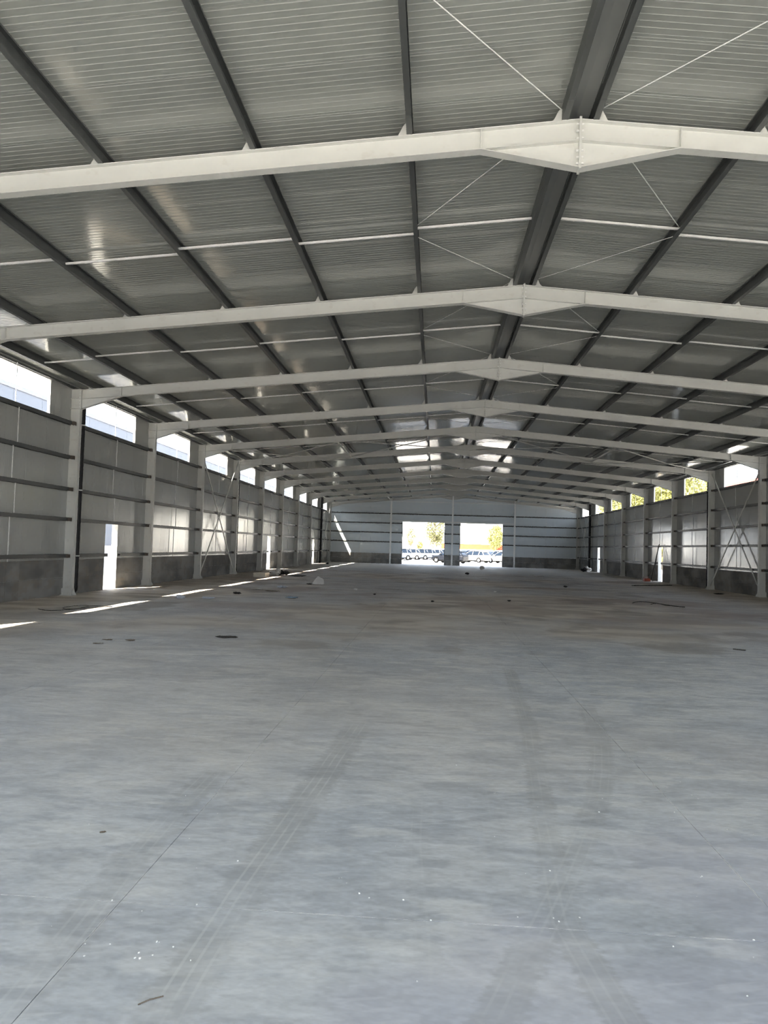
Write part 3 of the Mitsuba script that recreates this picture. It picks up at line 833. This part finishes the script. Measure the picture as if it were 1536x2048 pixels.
lw = thing('low_building', 'low white building behind the parked cars beyond the left gateway', 'building')
part(lw, 'wall', box(-16, 0.4, 134, 146, -0.02, 4.25), 'white_wall')
part(lw, 'roof_edge', box(-16.1, 0.5, 133.9, 146.1, 4.25, 4.4), 'neighbour_trim')
tb = thing('tall_building', 'tall white building behind the parked cars beyond the right gateway', 'building')
part(tb, 'wall', box(0.8, 30, 138, 152, -0.02, 9.5), 'white_wall')
for k in range(5):
    part(tb, 'window', box(3.0 + 5 * k, 3.9 + 5 * k, 137.97, 138.0, 3.6, 4.7), 'neighbour_trim')
ow = thing('orange_wall', 'low orange wall behind the white cars beyond the right gateway', 'wall')
part(ow, 'upper_wall', box(-0.6, 10.5, 125.6, 125.9, 1.62, 2.44), 'orange_wall')
part(ow, 'white_base', box(-0.6, 10.5, 125.5, 125.95, -0.02, 1.62), 'white_wall')


def tree(x, y, h, crown_r, crown_z, n, mat, label, seed, group=None, leaf=0.22):
    r = np.random.default_rng(seed)
    k = thing('leafy_tree', label, 'tree', group)
    tr = [tube([(x, y, -0.02), (x + 0.1, y, h * 0.2), (x - 0.05, y + 0.1, h * 0.45), (x, y, h * 0.75)], 0.05 + h * 0.012, 8)]
    ends = []
    for q in range(9):
        a = r.uniform(0, 2 * math.pi)
        z0 = h * r.uniform(0.25, 0.6)
        e = np.array([x + crown_r * 0.75 * math.cos(a), y + crown_r * 0.75 * math.sin(a), min(z0 + h * r.uniform(0.15, 0.4), h * 0.95)])
        ends.append(e)
        tr.append(tube([(x, y, z0), ((x + e[0]) / 2, (y + e[1]) / 2, z0 * 0.45 + e[2] * 0.55), tuple(e)], 0.02 + h * 0.004, 6))
    part(k, 'trunk', cat(tr), 'bark', smooth=True)
    # leaves in clumps on an uneven crown
    cl = r.normal(size=(60, 3))
    cl /= np.linalg.norm(cl, axis=1, keepdims=True)
    cl *= r.uniform(0.35, 1.0, (60, 1)) ** 0.5
    pick = cl[r.integers(0, 60, n)] + r.normal(scale=0.17, size=(n, 3))
    c = np.array([x, y, crown_z]) + pick * np.array([crown_r, crown_r, (h - crown_z)])
    u = r.normal(size=(n, 3))
    u /= np.linalg.norm(u, axis=1, keepdims=True)
    w = np.cross(u, r.normal(size=(n, 3)))
    w /= np.linalg.norm(w, axis=1, keepdims=True)
    sz = r.uniform(0.6, 1.2, (n, 1)) * leaf
    v = np.stack([c - u * sz, c + w * sz * 0.5, c + u * sz, c - w * sz * 0.5], 1).reshape(-1, 3)
    v[:, 2] = np.maximum(v[:, 2], 0.4)
    b = np.arange(n)[:, None] * 4
    f = np.vstack([b + [0, 1, 2], b + [0, 2, 3]])
    part(k, 'foliage', trimesh.Trimesh(v, f, process=False), mat, stuff=True)


tree(7.9, 123, 5.5, 1.3, 3.7, 2600, 'leaf', 'bright yellow-green tree behind the white cars at the right gateway', 1, leaf=0.16)
tree(-1.7, 130, 8.2, 1.6, 5.0, 1500, 'leaf_pale', 'tall loose pale green tree behind the parked cars at the left gateway', 2)
tree(-5.75, 130, 4.8, 0.8, 3.4, 420, 'leaf_pale', 'thin pale tree behind the parked cars at the left gateway', 3, leaf=0.16)
tree(-4.2, 129, 2.7, 0.55, 1.9, 420, 'leaf', 'small bush behind the parked cars between two trees', 4, leaf=0.16)
for q, (x, y, h) in enumerate([(22.5, 79.5, 13.5), (20.5, 81.5, 14), (23.5, 88, 13), (20.0, 90.5, 12)]):
    tree(x, y, h, 3.2, h * 0.58, 9000, 'leaf', ['tall yellow-green tree filling the right windows, nearest of its row', 'tall yellow-green tree in the row beyond the right windows, second from the camera', 'tall yellow-green tree in the row beyond the right windows, third from the camera',
         'tall yellow-green tree in the row beyond the right windows, farthest'][q], 20 + q, 'trees along the right side', 0.2)

# ------------------------------------------------------------------ cars


def loft(rings):
    n = len(rings[0])
    v = np.vstack(rings)
    f = []
    for k in range(len(rings) - 1):
        for j in range(n):
            a, b = k * n + j, k * n + (j + 1) % n
            f += [[a, b, b + n], [a, b + n, a + n]]
    for base, rev in ((0, True), ((len(rings) - 1) * n, False)):
        for j in range(1, n - 1):
            f.append([base, base + j + 1, base + j] if rev else [base, base + j, base + j + 1])
    return trimesh.Trimesh(v, f, process=False)


def ring(x, w, z0, z1, wt=None, m=16, e=0.42):
    """rounded section at x: half width w (wt at the top), from z0 to z1"""
    a = np.arange(m) * 2 * np.pi / m + np.pi / m
    cy, cz = np.cos(a), np.sin(a)
    yy = np.sign(cy) * np.abs(cy) ** e
    zz = np.sign(cz) * np.abs(cz) ** e
    t = (zz + 1) / 2
    ww = w + ((wt if wt is not None else w) - w) * t
    return np.stack([np.full(m, x), yy * ww, z0 + (z1 - z0) * t], 1)


_car = {}


def car_parts(paint):
    """front towards +x; centre at the origin, length about 4.3"""
    if paint in _car:
        return _car[paint]
    body = loft([ring(-2.12, 0.66, 0.42, 0.82), ring(-2.05, 0.80, 0.30, 0.96), ring(-1.7, 0.87, 0.22, 1.0), ring(-0.6, 0.89, 0.2, 0.98), ring(0.5, 0.89, 0.2, 0.96), ring(0.95, 0.88, 0.2, 0.93),
                 ring(1.6, 0.86, 0.22, 0.84), ring(2.0, 0.78, 0.26, 0.72), ring(2.16, 0.62, 0.34, 0.60)])
    glass = loft([ring(-1.98, 0.72, 0.90, 0.99, 0.70), ring(-1.66, 0.80, 0.90, 1.34, 0.60), ring(-1.2, 0.82, 0.9, 1.43, 0.60), ring(-0.3, 0.83, 0.9, 1.455, 0.62), ring(0.2, 0.83, 0.9, 1.40, 0.61), ring(1.0, 0.80, 0.86, 0.95, 0.74)])
    roof = loft([ring(-1.72, 0.58, 1.33, 1.37), ring(-1.2, 0.62, 1.41, 1.47), ring(-0.3, 0.64, 1.435, 1.50), ring(0.22, 0.62, 1.385, 1.44)])
    pil = []
    for s in (-1, 1):
        for (x0, z0, y0, x1, z1, y1, w) in ((1.0, 0.93, 0.80, 0.2, 1.41, 0.62, 0.06), (-0.35, 0.95, 0.845, -0.35, 1.45, 0.64, 0.07), (-1.25, 0.95, 0.84, -1.30, 1.42, 0.62, 0.10), (-2.0, 0.95, 0.74, -1.68, 1.35, 0.60, 0.10)):
            pil.append(bar((x0, s * y0, z0), (x1, s * y1, z1), w, 0.04))
    wh = []
    for x in (-1.32, 1.33):
        for s in (-1, 1):
            t = trimesh.creation.annulus(0.20, 0.325, 0.2, sections=20)
            rm = trimesh.creation.cylinder(0.205, 0.12, sections=20)
            for o in (t, rm):
                o.apply_transform(trimesh.transformations.rotation_matrix(math.pi / 2, (1, 0, 0)))
                o.apply_translation((x, s * 0.80, 0.325))
            spokes = []
            for q in range(5):
                a = 2 * math.pi * q / 5
                spokes.append(bar((x, s * 0.875, 0.325), (x + 0.19 * math.cos(a), s * 0.875, 0.325 + 0.19 * math.sin(a)), 0.05, 0.03, (0, 1, 0)))
            wh.append((ply(t, 'tyre'), ply(cat([rm] + spokes), 'rim')))
    lamps = []
    for s in (-1, 1):
        m = trimesh.creation.icosphere(subdivisions=2)
        m.vertices = m.vertices * np.array([0.20, 0.15, 0.075]) + np.array([1.98, s * 0.60, 0.64])
        lamps.append(ply(m, 'lamp_lens', True))
    grille = ply(box(2.08, 2.17, -0.42, 0.42, 0.36, 0.5), 'plate_dark')
    sill = ply(cat([box(-1.9, 1.9, -0.84, 0.84, 0.17, 0.26)]), 'plate_dark')
    mirrors = [ply(box(0.62, 0.74, s * 0.88, s * 1.02, 0.94, 1.06), paint) for s in (-1, 1)]
    _car[paint] = dict(body=ply(body, paint, 40), glass=ply(glass, 'car_glass', 40), roof=ply(cat([roof] + pil), paint, 40), wheels=wh, lamps=lamps, grille=grille, sill=sill, mirrors=mirrors)
    return _car[paint]


def car(x, y, heading, paint, label, group=None, scale=1.0):
    """heading in degrees: 0 = nose to +x"""
    k = thing('car', label, 'car', group)
    P = car_parts(paint)
    M = T().translate([x, y, -0.02]) @ T().rotate([0, 0, 1], heading) @ T().scale(scale)
    part(k, 'body', P['body'], None, tw=M)
    part(k, 'windows', P['glass'], None, tw=M, label='dark glass windows')
    part(k, 'roof', P['roof'], None, tw=M)
    for t, r in P['wheels']:
        w = part(k, 'wheel', t, None, tw=M)
        part(w, 'rim', r, None, tw=M)
    for l in P['lamps']:
        part(k, 'headlamp', l, None, tw=M)
    for l in P['mirrors']:
        part(k, 'mirror', l, None, tw=M)
    part(k, 'grille', P['grille'], None, tw=M)
    part(k, 'underside', P['sill'], None, tw=M)


PAINTS = ['car_silver', 'car_white', 'car_silver', 'car_silver', 'car_white', 'car_silver']
ROWL = ['silver car at the left end of the parked row beyond the left gateway', 'white car second from the left in the parked row beyond the left gateway', 'silver car third from the left in the parked row beyond the left gateway',
        'silver car fourth from the left in the parked row beyond the left gateway', 'white car fifth from the left in the parked row beyond the left gateway', 'silver car last in the parked row, behind the dark car']
for k in range(6):
    car(-6.7 + 1.08 * k, 101.0 + 3.4 * k, -139, PAINTS[k], ROWL[k])
car(0.1, 90.2, 150, 'car_navy', 'dark car nearer than the row, its front wheel at the edge of the left gateway')
car(2.4, 106.0, -139, 'car_blue', 'dark blue car behind the white car in the right gateway')
car(3.3, 98.6, 142, 'car_white', 'white car seen from its side in the right gateway')
car(7.0, 98.9, 142, 'car_white', 'white car cut off by the right edge of the right gateway')
car(6.4, 110.0, -139, 'car_silver', 'silver car far behind the white cars, before the orange wall')
